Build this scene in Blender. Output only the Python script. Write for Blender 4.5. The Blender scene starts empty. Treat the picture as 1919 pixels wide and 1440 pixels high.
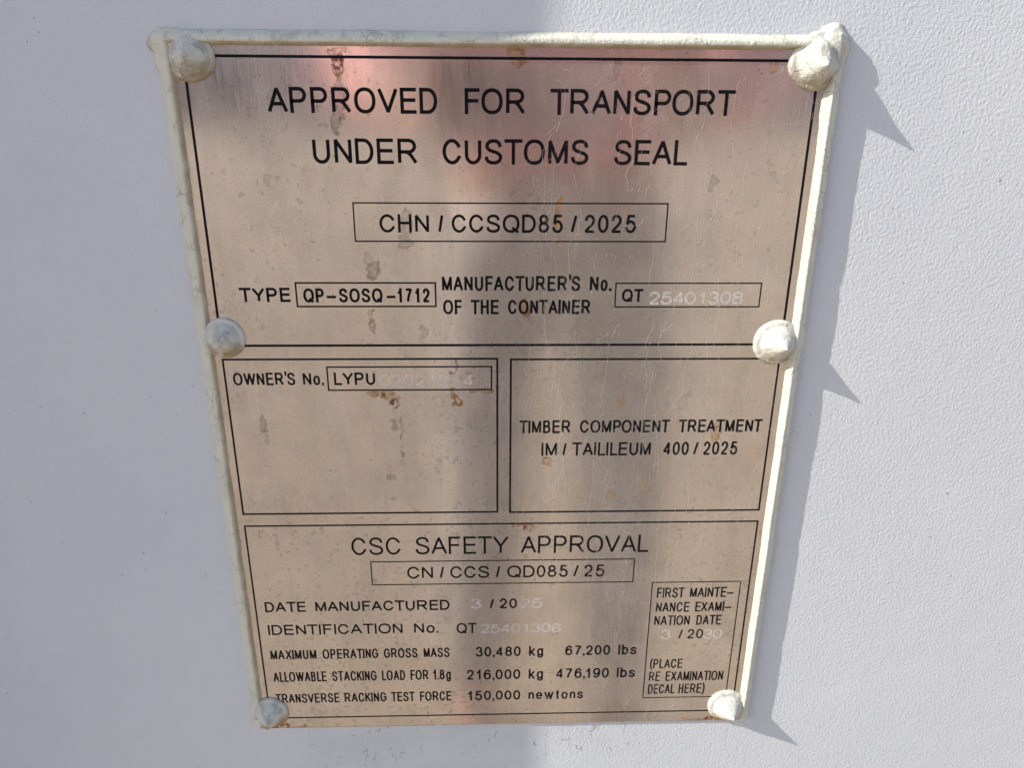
import bpy, bmesh, math, random
import numpy as np
from mathutils import Vector, Matrix

S = bpy.context.scene
COL = S.collection
MM = 0.001
PZ = 0.98                       # height of the plate's centre above the ground

# ---------------------------------------------------------------- camera
cam_d = bpy.data.cameras.new("camera")
cam_d.sensor_fit = 'HORIZONTAL'
cam_d.sensor_width = 36.0
cam_d.lens = 26.639
cam_d.clip_start = 0.01
cam_d.clip_end = 400
cam = bpy.data.objects.new("camera", cam_d)
COL.objects.link(cam)
# columns: the camera's right, up and back axes
R = Matrix(((0.99952387, 0.00434460, -0.03054768), (-0.03014139, 0.34919149, -0.93656649), (0.00659798, 0.93704131, 0.34915618)))
cam.matrix_world = Matrix.Translation((-0.00566145, -0.25835654, 0.11820368 + PZ)) @ R.to_4x4()
S.camera = cam

# ---------------------------------------------------------------- light
SUN_DIR = Vector((-0.800, -0.213, 0.560)).normalized()      # towards the sun
w = bpy.data.worlds.new("World")
S.world = w
w.use_nodes = True
nt = w.node_tree
sky = nt.nodes.new('ShaderNodeTexSky')
sky.sky_type = 'NISHITA'
sky.sun_disc = False
sky.sun_elevation = math.asin(SUN_DIR.z)
sky.sun_rotation = math.atan2(SUN_DIR.x, SUN_DIR.y)
sky.dust_density = 1.0
nt.links.new(sky.outputs[0], nt.nodes['Background'].inputs[0])
nt.nodes['Background'].inputs[1].default_value = 0.135
sd = bpy.data.lights.new("sun", 'SUN')
sd.energy = 3.9
sd.angle = math.radians(0.53)
sd.color = (1.0, 0.95, 0.87)
sun = bpy.data.objects.new("sun", sd)
COL.objects.link(sun)
sun.rotation_euler = SUN_DIR.to_track_quat('Z', 'Y').to_euler()
S.view_settings.view_transform = 'Standard'
S.view_settings.look = 'None'
S.view_settings.exposure = 0.76
S.view_settings.gamma = 1.0
S.view_settings.use_curve_mapping = False
# ---------------------------------------------------------------- helpers
def mesh_obj(name, verts, faces, mat=None, parent=None, smooth=False):
    me = bpy.data.meshes.new(name)
    if isinstance(verts, np.ndarray):
        me.vertices.add(len(verts))
        me.vertices.foreach_set('co', verts.astype(np.float32).ravel())
        f = np.asarray(faces, dtype=np.int32)
        me.loops.add(f.size)
        me.loops.foreach_set('vertex_index', f.ravel())
        me.polygons.add(len(f))
        me.polygons.foreach_set('loop_start', np.arange(0, f.size, f.shape[1], dtype=np.int32))
        me.polygons.foreach_set('loop_total', np.full(len(f), f.shape[1], dtype=np.int32))
        me.update(calc_edges=True)
        me.validate()
    else:
        me.from_pydata([tuple(v) for v in verts], [], faces)
        me.update()
    if smooth:
        me.polygons.foreach_set('use_smooth', np.ones(len(me.polygons), dtype=bool))
    o = bpy.data.objects.new(name, me)
    COL.objects.link(o)
    if mat: me.materials.append(mat)
    if parent: o.parent = parent
    return o

def empty(name, loc):
    o = bpy.data.objects.new(name, None)
    COL.objects.link(o)
    o.location = loc
    o.empty_display_size = 0.05
    return o

def tag(o, label=None, cat=None, kind=None, group=None):
    if label: o['label'] = label
    if cat: o['category'] = cat
    if kind: o['kind'] = kind
    if group: o['group'] = group
    return o

def vnoise(x, z, scale, seed):
    """smooth value noise in 0..1 for coordinate arrays, feature size = scale"""
    rng = np.random.RandomState(seed)
    N = 256
    lat = rng.rand(N, N)
    ca, sa = math.cos(seed * 1.7), math.sin(seed * 1.7)
    u = (x * ca - z * sa) / scale + 1000.3; v = (x * sa + z * ca) / scale + 1000.7
    iu = np.floor(u).astype(int); iv = np.floor(v).astype(int)
    fu = u - iu; fv = v - iv
    fu = fu * fu * (3 - 2 * fu); fv = fv * fv * (3 - 2 * fv)
    a = lat[iu % N, iv % N]; b = lat[(iu + 1) % N, iv % N]
    c = lat[iu % N, (iv + 1) % N]; d = lat[(iu + 1) % N, (iv + 1) % N]
    return (a * (1 - fu) + b * fu) * (1 - fv) + (c * (1 - fu) + d * fu) * fv

def fbm(x, z, scale, seed, octs=4):
    r = 0; amp = .5; tot = 0
    for i in range(octs):
        r = r + amp * vnoise(x, z, scale / 2 ** i, seed + i * 17)
        tot += amp; amp *= .55
    return r / tot

def sstep(e0, e1, x):
    t = np.clip((x - e0) / (e1 - e0), 0, 1)
    return t * t * (3 - 2 * t)

class NT:
    def __init__(self, name):
        self.m = bpy.data.materials.new(name)
        self.m.use_nodes = True
        self.t = self.m.node_tree
        self.b = self.t.nodes['Principled BSDF']
        self.out = self.t.nodes['Material Output']
        self.tc = self.t.nodes.new('ShaderNodeTexCoord').outputs['Object']
    def n(self, typ, **kw):
        x = self.t.nodes.new(typ)
        for k, v in kw.items(): setattr(x, k, v)
        return x
    def link(self, a, b): self.t.links.new(a, b)
    def mapping(self, scale, rot=(0, 0, 0), loc=(0, 0, 0), src=None):
        m = self.n('ShaderNodeMapping')
        m.inputs['Scale'].default_value = scale
        m.inputs['Rotation'].default_value = rot
        m.inputs['Location'].default_value = loc
        self.link(src or self.tc, m.inputs[0])
        return m.outputs[0]
    def noise(self, scale, detail=4, rough=.55, vec=None, dist=0.0):
        x = self.n('ShaderNodeTexNoise')
        x.inputs['Scale'].default_value = scale
        x.inputs['Detail'].default_value = detail
        x.inputs['Roughness'].default_value = rough
        x.inputs['Distortion'].default_value = dist
        self.link(vec or self.tc, x.inputs['Vector'])
        return x.outputs['Fac']
    def voro(self, scale, feature='F1', vec=None, rnd=1.0):
        x = self.n('ShaderNodeTexVoronoi', feature=feature)
        x.inputs['Scale'].default_value = scale
        x.inputs['Randomness'].default_value = rnd
        self.link(vec or self.tc, x.inputs['Vector'])
        return x.outputs['Distance']
    def ramp(self, src, lo, hi, a=0.0, b=1.0):
        x = self.n('ShaderNodeMapRange', interpolation_type='SMOOTHSTEP')
        x.inputs['From Min'].default_value = lo
        x.inputs['From Max'].default_value = hi
        x.inputs['To Min'].default_value = a
        x.inputs['To Max'].default_value = b
        self.link(src, x.inputs['Value'])
        return x.outputs[0]
    def math(self, op, a, b):
        x = self.n('ShaderNodeMath', operation=op)
        for i, v in enumerate((a, b)):
            if isinstance(v, (int, float)): x.inputs[i].default_value = v
            else: self.link(v, x.inputs[i])
        return x.outputs[0]
    def mix(self, fac, a, b):
        x = self.n('ShaderNodeMix', data_type='RGBA')
        for s, v in ((x.inputs[0], fac), (x.inputs[6], a), (x.inputs[7], b)):
            if isinstance(v, (int, float)): s.default_value = v
            elif isinstance(v, tuple): s.default_value = (*v, 1)
            else: self.link(v, s)
        return x.outputs[2]
    def color(self, v):
        if isinstance(v, tuple): self.b.inputs['Base Color'].default_value = (*v, 1)
        else: self.link(v, self.b.inputs['Base Color'])
    def set(self, k, v):
        if isinstance(v, (int, float)): self.b.inputs[k].default_value = v
        else: self.link(v, self.b.inputs[k])
    def bump(self, h, dist, strength=1.0, prev=None, bsdf=None):
        x = self.n('ShaderNodeBump')
        x.inputs['Strength'].default_value = strength
        x.inputs['Distance'].default_value = dist
        self.link(h, x.inputs['Height'])
        if prev: self.link(prev, x.inputs['Normal'])
        self.link(x.outputs[0], (bsdf or self.b).inputs['Normal'])
        return x.outputs[0]
    def attr(self, name):
        x = self.n('ShaderNodeAttribute', attribute_name=name)
        s = self.n('ShaderNodeSeparateColor')
        self.link(x.outputs['Color'], s.inputs[0])
        return s.outputs[0], s.outputs[1], s.outputs[2], x.outputs['Alpha']

def plain(name, col, rough=.6, var=.12, scale=30, metallic=0.0):
    k = NT(name)
    n = k.noise(scale, 5)
    k.color(k.mix(k.ramp(n, .3, .7), tuple(c * (1 - var) for c in col), tuple(min(1, c * (1 + var)) for c in col)))
    k.set('Roughness', rough); k.set('Metallic', metallic)
    return k.m

# ---------------------------------------------------------------- materials
# container paint: orange-peel texture, faint dust, few chips and smears
k = NT('container_paint')
big = k.noise(9, 4)
k1 = k.mix(k.ramp(big, .35, .65), (.57, .592, .622), (.60, .62, .642))
sp = k.noise(420, 3, .6)
specks = k.math('MULTIPLY', k.ramp(sp, .70, .73), k.ramp(k.noise(25, 2), .5, .6))
k1 = k.mix(k.math('MULTIPLY', specks, .7), k1, (.16, .15, .14))
# smears of dirt in a band just below where the plate ends
sep = k.n('ShaderNodeSeparateXYZ'); k.link(k.tc, sep.inputs[0])
zb = sep.outputs[2]; xb = sep.outputs[0]
band = k.math('MULTIPLY', k.ramp(zb, PZ - .1385, PZ - .1375, 1, 0), k.ramp(zb, PZ - .175, PZ - .15))
band = k.math('MULTIPLY', band, k.math('MULTIPLY', k.ramp(xb, -.092, -.078), k.ramp(xb, .03, .085, 1, 0)))
sm = k.noise(150, 5, .7, vec=k.mapping((1.3, 1, .8), (0, math.radians(25), 0)), dist=1.5)
sm2 = k.noise(26, 3)
dirt = k.math('MULTIPLY', k.ramp(sm, .585, .66), k.ramp(sm2, .38, .55))
soft = k.math('MULTIPLY', k.ramp(sm2, .45, .7), .10)
dd = k.math('MULTIPLY', band, k.math('MAXIMUM', k.math('MULTIPLY', dirt, .75), soft))
k1 = k.mix(dd, k1, (.20, .185, .17))
k.color(k1)
k.set('Roughness', .42)
k.set('Specular IOR Level', .35)
pv = k.mapping((1, 1, .9), (0, math.radians(20), 0))
pe = k.noise(960, 2.0, .5, vec=pv)
pe2 = k.noise(1900, 2, .5)
fine = k.noise(90, 3)
h = k.math('ADD', k.math('ADD', k.math('MULTIPLY', pe, 1.0), k.math('MULTIPLY', pe2, .22)), k.math('MULTIPLY', fine, .6))
k.bump(h, .00023)
M_WALL = k.m

# sealant and painted rivets: cream paint with cracks and grime from the vertex layer
def cream(name, base=(.635, .63, .53), cracks=.5):
    k = NT(name)
    dirtR, dirtG, dirtB, _ = k.attr('soil')
    n1 = k.noise(260, 4)
    c = k.mix(k.ramp(n1, .3, .7), tuple(v * .95 for v in base), base)
    wv = k.n('ShaderNodeTexNoise'); wv.inputs['Scale'].default_value = 220; k.link(k.tc, wv.inputs['Vector'])
    vm = k.n('ShaderNodeVectorMath', operation='MULTIPLY_ADD')
    k.link(wv.outputs['Color'], vm.inputs[0]); vm.inputs[1].default_value = (.006,) * 3; k.link(k.tc, vm.inputs[2])
    cr = k.voro(190, 'DISTANCE_TO_EDGE', vec=vm.outputs[0])
    crm = k.math('MULTIPLY', k.ramp(cr, .0, .035, 1, 0), k.ramp(k.noise(70, 3), .47, .6))
    crm = k.math('MULTIPLY', crm, cracks)
    c = k.mix(crm, c, (.22, .20, .15))
    c = k.mix(dirtR, c, (.34, .26, .14))
    c = k.mix(dirtG, c, (.22, .20, .16))
    c = k.mix(dirtB, c, (.36, .13, .02))
    k.color(c)
    k.set('Roughness', .6); k.set('Specular IOR Level', .25)
    hh = k.math('SUBTRACT', k.noise(900, 3), k.math('MULTIPLY', crm, .6))
    k.bump(hh, .0004)
    return k.m
M_SEAL = cream('sealant_paint')
M_RIVET = cream('rivet_paint', (.60, .595, .525), .45)

# stainless face: a brushed mirror under a thin dirty film
k = NT('stainless_steel')
oc, rd, gy, fl = k.attr('soil')
br = k.noise(260, 3, .6, vec=k.mapping((6, 1, .35)))
mott = k.noise(45, 4, .6)
k.color(k.mix(k.ramp(mott, .3, .7), (.65, .595, .54), (.72, .66, .60)))
k.set('Metallic', 1.0)
k.set('Roughness', k.math('ADD', k.ramp(br, .3, .7, .10, .15), k.math('MULTIPLY', fl, .04)))
nb = k.bump(k.noise(55, 2), .00002, .6)
film = k.n('ShaderNodeBsdfPrincipled')
film.inputs['Roughness'].default_value = .55
film.inputs['Specular IOR Level'].default_value = .3
fc = k.mix(k.ramp(mott, .35, .65), (.34, .30, .255), (.41, .36, .305))
gritn = k.noise(900, 3, .7)
fc = k.mix(gy, fc, (.17, .135, .092))
fc = k.mix(oc, fc, k.mix(k.ramp(k.noise(300, 4), .35, .6), (.17, .065, .008), (.34, .16, .018)))
fc = k.mix(rd, fc, k.mix(k.ramp(k.noise(400, 4), .35, .65), (.10, .016, .008), (.26, .07, .015)))
k.link(fc, film.inputs['Base Color'])
mx = k.n('ShaderNodeMixShader')
amt = k.math('MAXIMUM', k.math('MAXIMUM', k.math('MULTIPLY', oc, .97), k.math('MULTIPLY', rd, .95)),
             k.math('MAXIMUM', k.math('MULTIPLY', gy, .80), k.math('ADD', k.math('MULTIPLY', fl, .16), k.ramp(gritn, .5, .75, .20, .36))))
k.link(amt, mx.inputs[0])
k.link(k.b.outputs[0], mx.inputs[1]); k.link(film.outputs[0], mx.inputs[2])
k.link(mx.outputs[0], k.out.inputs[0])
M_STEEL = k.m

M_INK = plain('black_ink', (.005, .005, .007), .6, .3, 400)
M_INK.node_tree.nodes['Principled BSDF'].inputs['Specular IOR Level'].default_value = .1
M_STAMP = plain('stamped_steel', (.66, .64, .61), .5, .25, 900, .1)
M_SCR = plain('scratch', (.44, .41, .36), .5, .15, 700)

# ---------------------------------------------------------------- the plate's layout, millimetres from its centre
TEXT = [
 ('print', 114.45, 7.81, 1.0, [('APPROVED', -75.49, -21.69), ('FOR', -12.98, 6.36), ('TRANSPORT', 14.4, 74.09)]),
 ('print', 98.88, 8.0, 1.0, [('UNDER', -62.4, -28.61), ('CUSTOMS', -20.42, 27.34), ('SEAL', 35.82, 60.11)]),
 ('print', 76.63, 6.11, 0.8, [('CHN', -42.14, -25.55), ('/', -22.49, -20.7), ('CCSQD85', -17.94, 19.62), ('/', 22.34, 24.42), ('2025', 26.86, 44.51)]),
 ('print', 52.61, 5.08, 0.72, [('TYPE', -91.5, -74.16)]),
 ('print', 52.43, 5.02, 0.72, [('QP', -69.69, -62.6), ('-', -61.59, -58.47), ('SOSQ', -57.46, -42.38), ('-', -40.99, -37.99), ('1712', -37.1, -25.98)]),
 ('print', 56.43, 5.36, 0.68, [("MANUFACTURER'S", -21.73, 26.27), ('No.', 29.61, 36.88)]),
 ('print', 48.14, 5.21, 0.68, [('OF', -21.53, -15.03), ('THE', -11.84, -2.12), ('CONTAINER', 1.17, 30.17)]),
 ('print', 52.55, 4.63, 0.68, [('QT', 41.08, 48.54)]),
 ('stamp', 51.79, 4.27, 0.5, [('25401308', 50.88, 83.9)]),
 ('print', 21.78, 4.84, 0.6, [("OWNER'S", -97.42, -75.34), ('No.', -72.58, -65.43)]),
 ('print', 21.74, 4.86, 0.65, [('LYPU', -61.46, -46.69)]),
 ('stamp', 21.2, 4.47, 0.5, [('020212', -45.04, -20.29), ('4', -14.78, -11.48)]),
 ('print', 2.2, 5.2, 0.62, [('TIMBER', 5.64, 24.67), ('COMPONENT', 28.22, 61.92), ('TREATMENT', 65.35, 96.86)]),
 ('print', -7.22, 5.54, 0.62, [('IM', 14.1, 19.94), ('/', 21.96, 23.51), ('TAILILEUM', 25.67, 55.45), ('400', 60.19, 69.98), ('/', 71.73, 73.56), ('2025', 75.48, 88.57)]),
 ('print', -50.02, 7.97, 0.72, [('CSC', -59.95, -40.6), ('SAFETY', -34.82, 1.84), ('APPROVAL', 6.74, 57.61)]),
 ('print', -61.31, 5.63, 0.62, [('CN', -38.61, -28.3), ('/', -25.64, -23.85), ('CCS', -21.44, -5.84), ('/', -3.17, -1.41), ('QD085', 1.39, 25.81), ('/', 27.96, 30.12), ('25', 32.27, 40.55)]),
 ('print', -76.55, 4.92, 0.62, [('DATE', -96.57, -80.26), ('MANUFACTURED', -76.34, -22.04)]),
 ('print', -76.18, 4.84, 0.62, [('/', -5.68, -3.9), ('20', -1.72, 5.42)]),
 ('stamp', -76.05, 4.43, 0.5, [('3', -13.14, -9.25), ('25', 6.86, 15.59)]),
 ('print', -87.88, 5.04, 0.6, [('IDENTIFICATION', -96.43, -41.58), ('No.', -36.92, -27.01)]),
 ('print', -88.31, 5.11, 0.6, [('QT', -19.4, -11.17)]),
 ('stamp', -88.19, 4.21, 0.5, [('25401308', -9.43, 23.62)]),
 ('print', -100.33, 4.91, 0.58, [('MAXIMUM', -96.76, -77.84), ('OPERATING', -75.31, -52.26), ('GROSS', -49.94, -35.92), ('MASS', -33.4, -22.57)]),
 ('print', -100.35, 5.0, 0.62, [('30,480', -11.62, 7.21), ('kg', 10.7, 16.67), ('67,200', 25.92, 44.91), ('lbs', 48.45, 56.02)]),
 ('print', -112.0, 5.18, 0.58, [('ALLOWABLE', -96.88, -74.6), ('STACKING', -72.21, -53.57), ('LOAD', -51.32, -41.56), ('FOR', -39.31, -31.73), ('1.8g', -29.7, -22.26)]),
 ('print', -112.41, 5.19, 0.62, [('216,000', -15.56, 7.15), ('kg', 10.72, 16.83), ('476,190', 22.27, 44.96), ('lbs', 48.48, 56.15)]),
 ('print', -123.35, 5.02, 0.58, [('TRANSVERSE', -96.93, -70.07), ('RACKING', -67.81, -50.0), ('TEST', -47.96, -37.97), ('FORCE', -35.74, -22.32)]),
 ('print', -123.46, 4.97, 0.62, [('150,000', -15.13, 7.27), ('newtons', 10.78, 34.33)]),
 ('print', -72.0, 4.89, 0.55, [('FIRST', 62.66, 73.87), ('MAINTE', 76.28, 91.27), ('-', 91.53, 94.18)]),
 ('print', -79.03, 4.81, 0.55, [('NANCE', 62.74, 76.58), ('EXAMI', 79.07, 90.95), ('-', 91.35, 94.07)]),
 ('print', -85.71, 4.87, 0.55, [('NATION', 62.56, 77.33), ('DATE', 80.13, 90.49)]),
 ('print', -92.62, 4.76, 0.55, [('/', 73.29, 74.98), ('20', 76.94, 83.59)]),
 ('stamp', -92.76, 4.63, 0.45, [('3', 66.16, 69.82), ('30', 83.9, 91.5)]),
 ('print', -107.89, 4.83, 0.52, [('(PLACE', 62.35, 76.18)]),
 ('print', -114.73, 5.05, 0.52, [('RE', 62.37, 67.08), ('EXAMINATION', 69.55, 94.35)]),
 ('print', -121.57, 5.16, 0.52, [('DECAL', 62.38, 73.94), ('HERE)', 75.71, 86.8)]),
]
BOXES = [
 (-99.91, 99.85, 131.06, 36.76, 0.75),
 (-50.52, 54.86, 86.43, 73.7, 0.42),
 (-72.02, -24.02, 59.36, 51.0, 0.5),
 (38.8, 90.03, 59.2, 50.71, 0.42),
 (-100.2, -2.58, 31.63, -31.11, 0.62),
 (-63.67, -4.7, 28.64, 19.77, 0.48),
 (2.33, 100.02, 31.32, -31.34, 0.62),
 (-100.29, 100.24, -36.42, -131.34, 0.58),
 (-52.74, 52.38, -53.22, -64.03, 0.4),
 (60.42, 96.64, -64.49, -123.68, 0.4),
]
STAINS = [
 (-52.32, 132.44, 2.3, 1.51, 'o', 0.8),
 (-52.5, 129.99, 1.48, 1.89, 'r', 1.0),
 (-52.3, 128.15, 1.15, 2.83, 'o', 0.9),
 (-52.37, 122.71, 1.15, 2.45, 'g', 0.8),
 (-52.71, 117.98, 1.97, 4.72, 'g', 0.9),
 (-54.0, 111.89, 1.23, 4.15, 'g', 1.0),
 (-53.38, 113.34, 0.41, 0.47, 'r', 1),
 (3.29, 131.98, 2.13, 2.08, 'o', 0.9),
 (3.31, 129.67, 1.15, 1.7, 'o', 0.7),
 (35.41, 128.37, 1.31, 2.45, 'g', 0.9),
 (85.08, 129.69, 0.98, 1.32, 'o', 0.8),
 (81.03, 127.78, 0.49, 0.66, 'r', 0.9),
 (18.26, 83.13, 0.9, 4.15, 'o', 0.9),
 (18.88, 74.18, 0.74, 1.89, 'o', 0.6),
 (41.66, 84.07, 1.15, 1.51, 'o', 0.7),
 (-33.01, 80.35, 1.31, 3.77, 'g', 0.8),
 (-34.03, 73.2, 1.8, 2.45, 'g', 0.9),
 (-36.63, 67.75, 2.79, 4.34, 'g', 0.45),
 (-46.98, 67.19, 1.31, 2.26, 'g', 0.7),
 (-45.02, 63.51, 2.13, 2.45, 'g', 1.0),
 (6.41, 50.84, 1.23, 2.83, 'o', 1.0),
 (7.21, 47.55, 1.15, 0.94, 'r', 0.7),
 (8.37, 45.41, 0.49, 1.32, 'g', 0.8),
 (-46.67, 47.64, 0.66, 2.26, 'g', 0.9),
 (-46.15, 43.76, 0.9, 2.64, 'g', 1.0),
 (-46.08, 38.27, 0.74, 2.83, 'e', 0.7),
 (-28.6, 42.16, 0.98, 2.08, 'g', 0.8),
 (-17.54, 29.76, 0.41, 2.08, 'r', 0.8),
 (-18.57, 26.51, 1.15, 1.32, 'r', 0.9),
 (-19.2, 23.64, 0.33, 1.89, 'r', 0.6),
 (-45.27, 18.38, 3.61, 1.13, 'o', 1.0),
 (-41.86, 17.11, 2.3, 1.7, 'o', 1.0),
 (-40.47, 13.75, 1.31, 1.7, 'r', 1.0),
 (-18.93, 18.25, 0.66, 1.89, 'o', 0.9),
 (-17.44, 14.67, 1.8, 2.08, 'o', 1.0),
 (-17.43, 15.31, 0.66, 0.75, 'n', 1.0),
 (-7.83, 19.44, 2.62, 0.85, 'o', 0.9),
 (43.34, 13.92, 1.39, 2.26, 'y', 1.0),
 (43.55, 6.84, 0.33, 1.32, 'o', 0.6),
 (79.36, 1.81, 1.64, 2.83, 'o', 0.8),
 (79.52, 6.18, 1.15, 1.32, 'g', 0.6),
 (16.63, -9.25, 1.48, 1.23, 'o', 0.9),
 (19.53, 3.32, 1.15, 0.75, 'o', 0.7),
 (7.44, -37.21, 3.44, 0.85, 'o', 0.9),
 (8.93, -39.15, 1.8, 1.13, 'r', 1.0),
 (4.51, -37.18, 0.98, 0.75, 'y', 0.8),
 (41.38, -24.11, 1.23, 1.7, 'o', 0.8),
 (54.21, -20.52, 1.23, 2.45, 'o', 0.6),
 (66.15, 14.22, 1.97, 2.64, 'e', 0.8),
 (67.6, 18.02, 1.15, 0.94, 'g', 0.9),
 (60.21, 13.82, 0.82, 0.94, 'g', 0.8),
 (69.46, 94.46, 1.15, 1.89, 'g', 0.8),
 (68.66, 91.69, 0.98, 0.94, 'g', 0.8),
 (43.46, 109.18, 1.23, 1.42, 'e', 0.8),
 (57.22, 111.89, 1.07, 1.51, 'e', 0.8),
 (77.85, 71.71, 0.82, 2.26, 'e', 0.7),
 (79.7, 68.39, 1.15, 1.7, 'g', 0.6),
 (89.21, 96.09, 0.82, 1.13, 'g', 0.7),
 (79.94, 77.9, 2.3, 3.77, 'g', 0.35),
 (74.68, 57.49, 1.64, 1.51, 'g', 0.3),
 (46.89, -86.79, 0.74, 0.94, 'g', 1.0),
 (21.39, -89.59, 1.07, 0.94, 'g', 1.0),
 (38.13, -90.15, 0.74, 0.66, 'g', 0.8),
 (52.03, -75.97, 0.66, 0.85, 'g', 0.9),
 (-48.98, -103.9, 1.07, 1.04, 'e', 1.0),
 (-51.32, -62.03, 0.98, 1.13, 'g', 0.8),
 (-53.54, -67.33, 0.41, 1.51, 'g', 0.7),
 (-74.26, -64.98, 0.57, 0.94, 'g', 0.7),
 (-98.71, -87.47, 0.82, 0.75, 'g', 0.4),
 (-23.84, -81.32, 0.41, 1.32, 'g', 0.9),
 (-23.07, -95.58, 1.48, 1.7, 'g', 0.35),
 (-95.64, -39.59, 0.49, 1.32, 'g', 0.8),
 (-94.41, -41.52, 0.57, 0.66, 'g', 0.9),
 (-88.33, -42.55, 0.9, 3.21, 'g', 0.6),
 (-70.46, -38.69, 0.98, 1.51, 'g', 0.7),
 (-84.27, -11.98, 0.33, 0.57, 'd', 0.8),
 (-88.25, 6.62, 0.98, 3.02, 'g', 0.9),
 (-88.28, 0.81, 0.66, 1.89, 'g', 0.8),
 (-90.0, -7.93, 1.15, 0.94, 'g', 0.5),
 (-40.61, 6.74, 0.74, 3.77, 'd', 0.8),
 (-41.52, 4.16, 0.9, 1.32, 'd', 0.8),
 (-38.12, 5.22, 0.41, 4.15, 'g', 1.0),
 (-38.39, -5.25, 0.66, 2.26, 'd', 0.9),
 (-38.72, -8.35, 0.49, 1.13, 'd', 0.7),
 (-42.86, -15.27, 1.15, 1.13, 'g', 0.9),
 (-58.04, -19.68, 0.41, 0.85, 'd', 0.8),
 (-65.92, -11.92, 0.66, 0.47, 'd', 0.8),
 (-55.94, -9.1, 0.49, 0.75, 'd', 0.8),
 (-58.77, -15.58, 0.66, 0.38, 'd', 0.8),
 (-32.16, -15.14, 0.74, 0.75, 'g', 0.8),
 (-22.16, -19.79, 0.41, 0.94, 'd', 0.7),
 (-42.72, -24.89, 0.66, 0.94, 'g', 0.8),
 (-34.33, -29.64, 0.66, 0.75, 'g', 0.8),
 (-46.98, 8.49, 0.9, 3.4, 'g', 0.35),
 (-55.74, 5.98, 0.33, 0.57, 'd', 0.7),
 (-44.44, -10.76, 1.31, 1.51, 'g', 0.5),
 (-34.32, -13.54, 4.92, 10.38, 'h', 0.8),
 (-42.18, -30.73, 4.1, 5.66, 'h', 0.5),
 (-89.71, -16.43, 2.46, 11.32, 'h', 0.4),
 (-61.19, 42.23, 9.84, 5.66, 'h', 0.3),
 (-84.13, 70.44, 9.84, 11.32, 'h', 0.4),
 (-86.67, 79.36, 3.28, 18.87, 'h', 0.4),
 (-72.7, 77.62, 4.92, 11.32, 'h', 0.5),
 (-64.29, 49.98, 0.82, 1.32, 'g', 0.4),
 (-27.77, 71.95, 0.33, 0.75, 'd', 1.0),
 (-57.04, 48.04, 1.64, 1.51, 'e', 0.5),
 (-82.91, 48.09, 2.46, 2.26, 'g', 0.3),
 (-77.8, 93.22, 0.98, 2.26, 'g', 0.7),
 (-92.0, 93.17, 0.74, 3.77, 'g', 0.5),
 (-76.88, 105.25, 1.15, 1.13, 'e', 0.8),
 (-82.22, 103.25, 0.82, 1.51, 'g', 0.4),
 (-93.01, 118.51, 0.57, 0.75, 'd', 0.6),
 (82.5, 6.6, 4.92, 5.66, 'h', 0.2),
 (60.72, -18.96, 3.28, 1.51, 'g', 0.2),
 (95.69, -136.42, 4.92, 0.75, 'o', 1.0),
 (93.35, -136.66, 2.95, 0.57, 'r', 1.0),
 (83.87, -136.75, 6.56, 0.66, 'g', 0.5),
 (-95.83, -135.28, 1.8, 0.75, 'r', 0.8),
 (-92.03, -136.26, 2.46, 0.47, 'o', 0.6),
]
THREADS = [(19.25, 131.03, 230), (16.23, 124.78, 60), (16.27, 103.73, 90), (20.46, 98.71, 150), (9.43, 95.26, 40), (24.7, 112.03, 120), (37.89, 108.82, 120), (41.53, 120.21, 30), (63.01, 129.83, 150), (68.74, 79.68, 80), (58.18, 126.67, 70), (74.62, 125.21, 120), (85.67, 123.7, 60), (86.34, 107.42, 60), (80.06, 100.66, 60), (35.03, 79.61, 80), (48.79, 77.84, 80), (59.54, 65.03, 120), (67.97, 37.95, 80), (13.53, 68.7, 100), (20.63, 13.41, 230), (15.79, -17.4, 180), (23.58, -17.47, 100), (35.37, -6.27, 60), (59.43, -2.01, 70), (70.58, -13.33, 120), (36.9, -48.51, 100), (50.78, -66.33, 100), (63.65, -118.34, 40), (81.36, -18.0, 40), (79.81, 53.65, 60), (-0.06, 26.02, 60), (3.05, -6.02, 70), (8.25, 53.72, 60), (89.84, 79.73, 50), (38.24, 53.69, 60), (92.78, -8.98, 50)]

# ---------------------------------------------------------------- setting
# ground of dry dirt and gravel
k = NT('dry_ground')
a = k.noise(.6, 5); b = k.noise(28, 6, .7)
c = k.mix(k.ramp(a, .3, .7), (.46, .36, .265), (.55, .44, .325))
c = k.mix(k.ramp(b, .45, .7), c, (.36, .295, .235))
k.color(c); k.set('Roughness', .9)
k.bump(k.noise(40, 6, .7), .02)
g = mesh_obj('ground', [(-120, -120, 0), (120, -120, 0), (120, 120, 0), (-120, 120, 0)], [(0, 1, 2, 3)], k.m)
tag(g, 'dry tan dirt yard in front of the container', kind='structure')

# the container's side wall with its raised corner post
wall = empty('container_wall', (0.0, 0.05, 0.0))
def boxv(x0, x1, y0, y1, z0, z1):
    v = [(x0, y0, z0), (x1, y0, z0), (x1, y1, z0), (x0, y1, z0), (x0, y0, z1), (x1, y0, z1), (x1, y1, z1), (x0, y1, z1)]
    f = [(0, 1, 5, 4), (1, 2, 6, 5), (2, 3, 7, 6), (3, 0, 4, 7), (4, 5, 6, 7), (3, 2, 1, 0)]
    return v, f
def add_bevel(o, wdt, seg=3):
    m = o.modifiers.new('bevel', 'BEVEL'); m.width = wdt; m.segments = seg; m.limit_method = 'ANGLE'
WY = .001
v, f = boxv(-.40, 3.2, WY - .05, WY + .0, .12, 2.55)   # in the empty's frame (empty sits at y=.05)
pan = mesh_obj('side_panel', *boxv(-.395, 3.2, WY - .05, WY + .01, .16, 2.5), M_WALL, wall)
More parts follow.
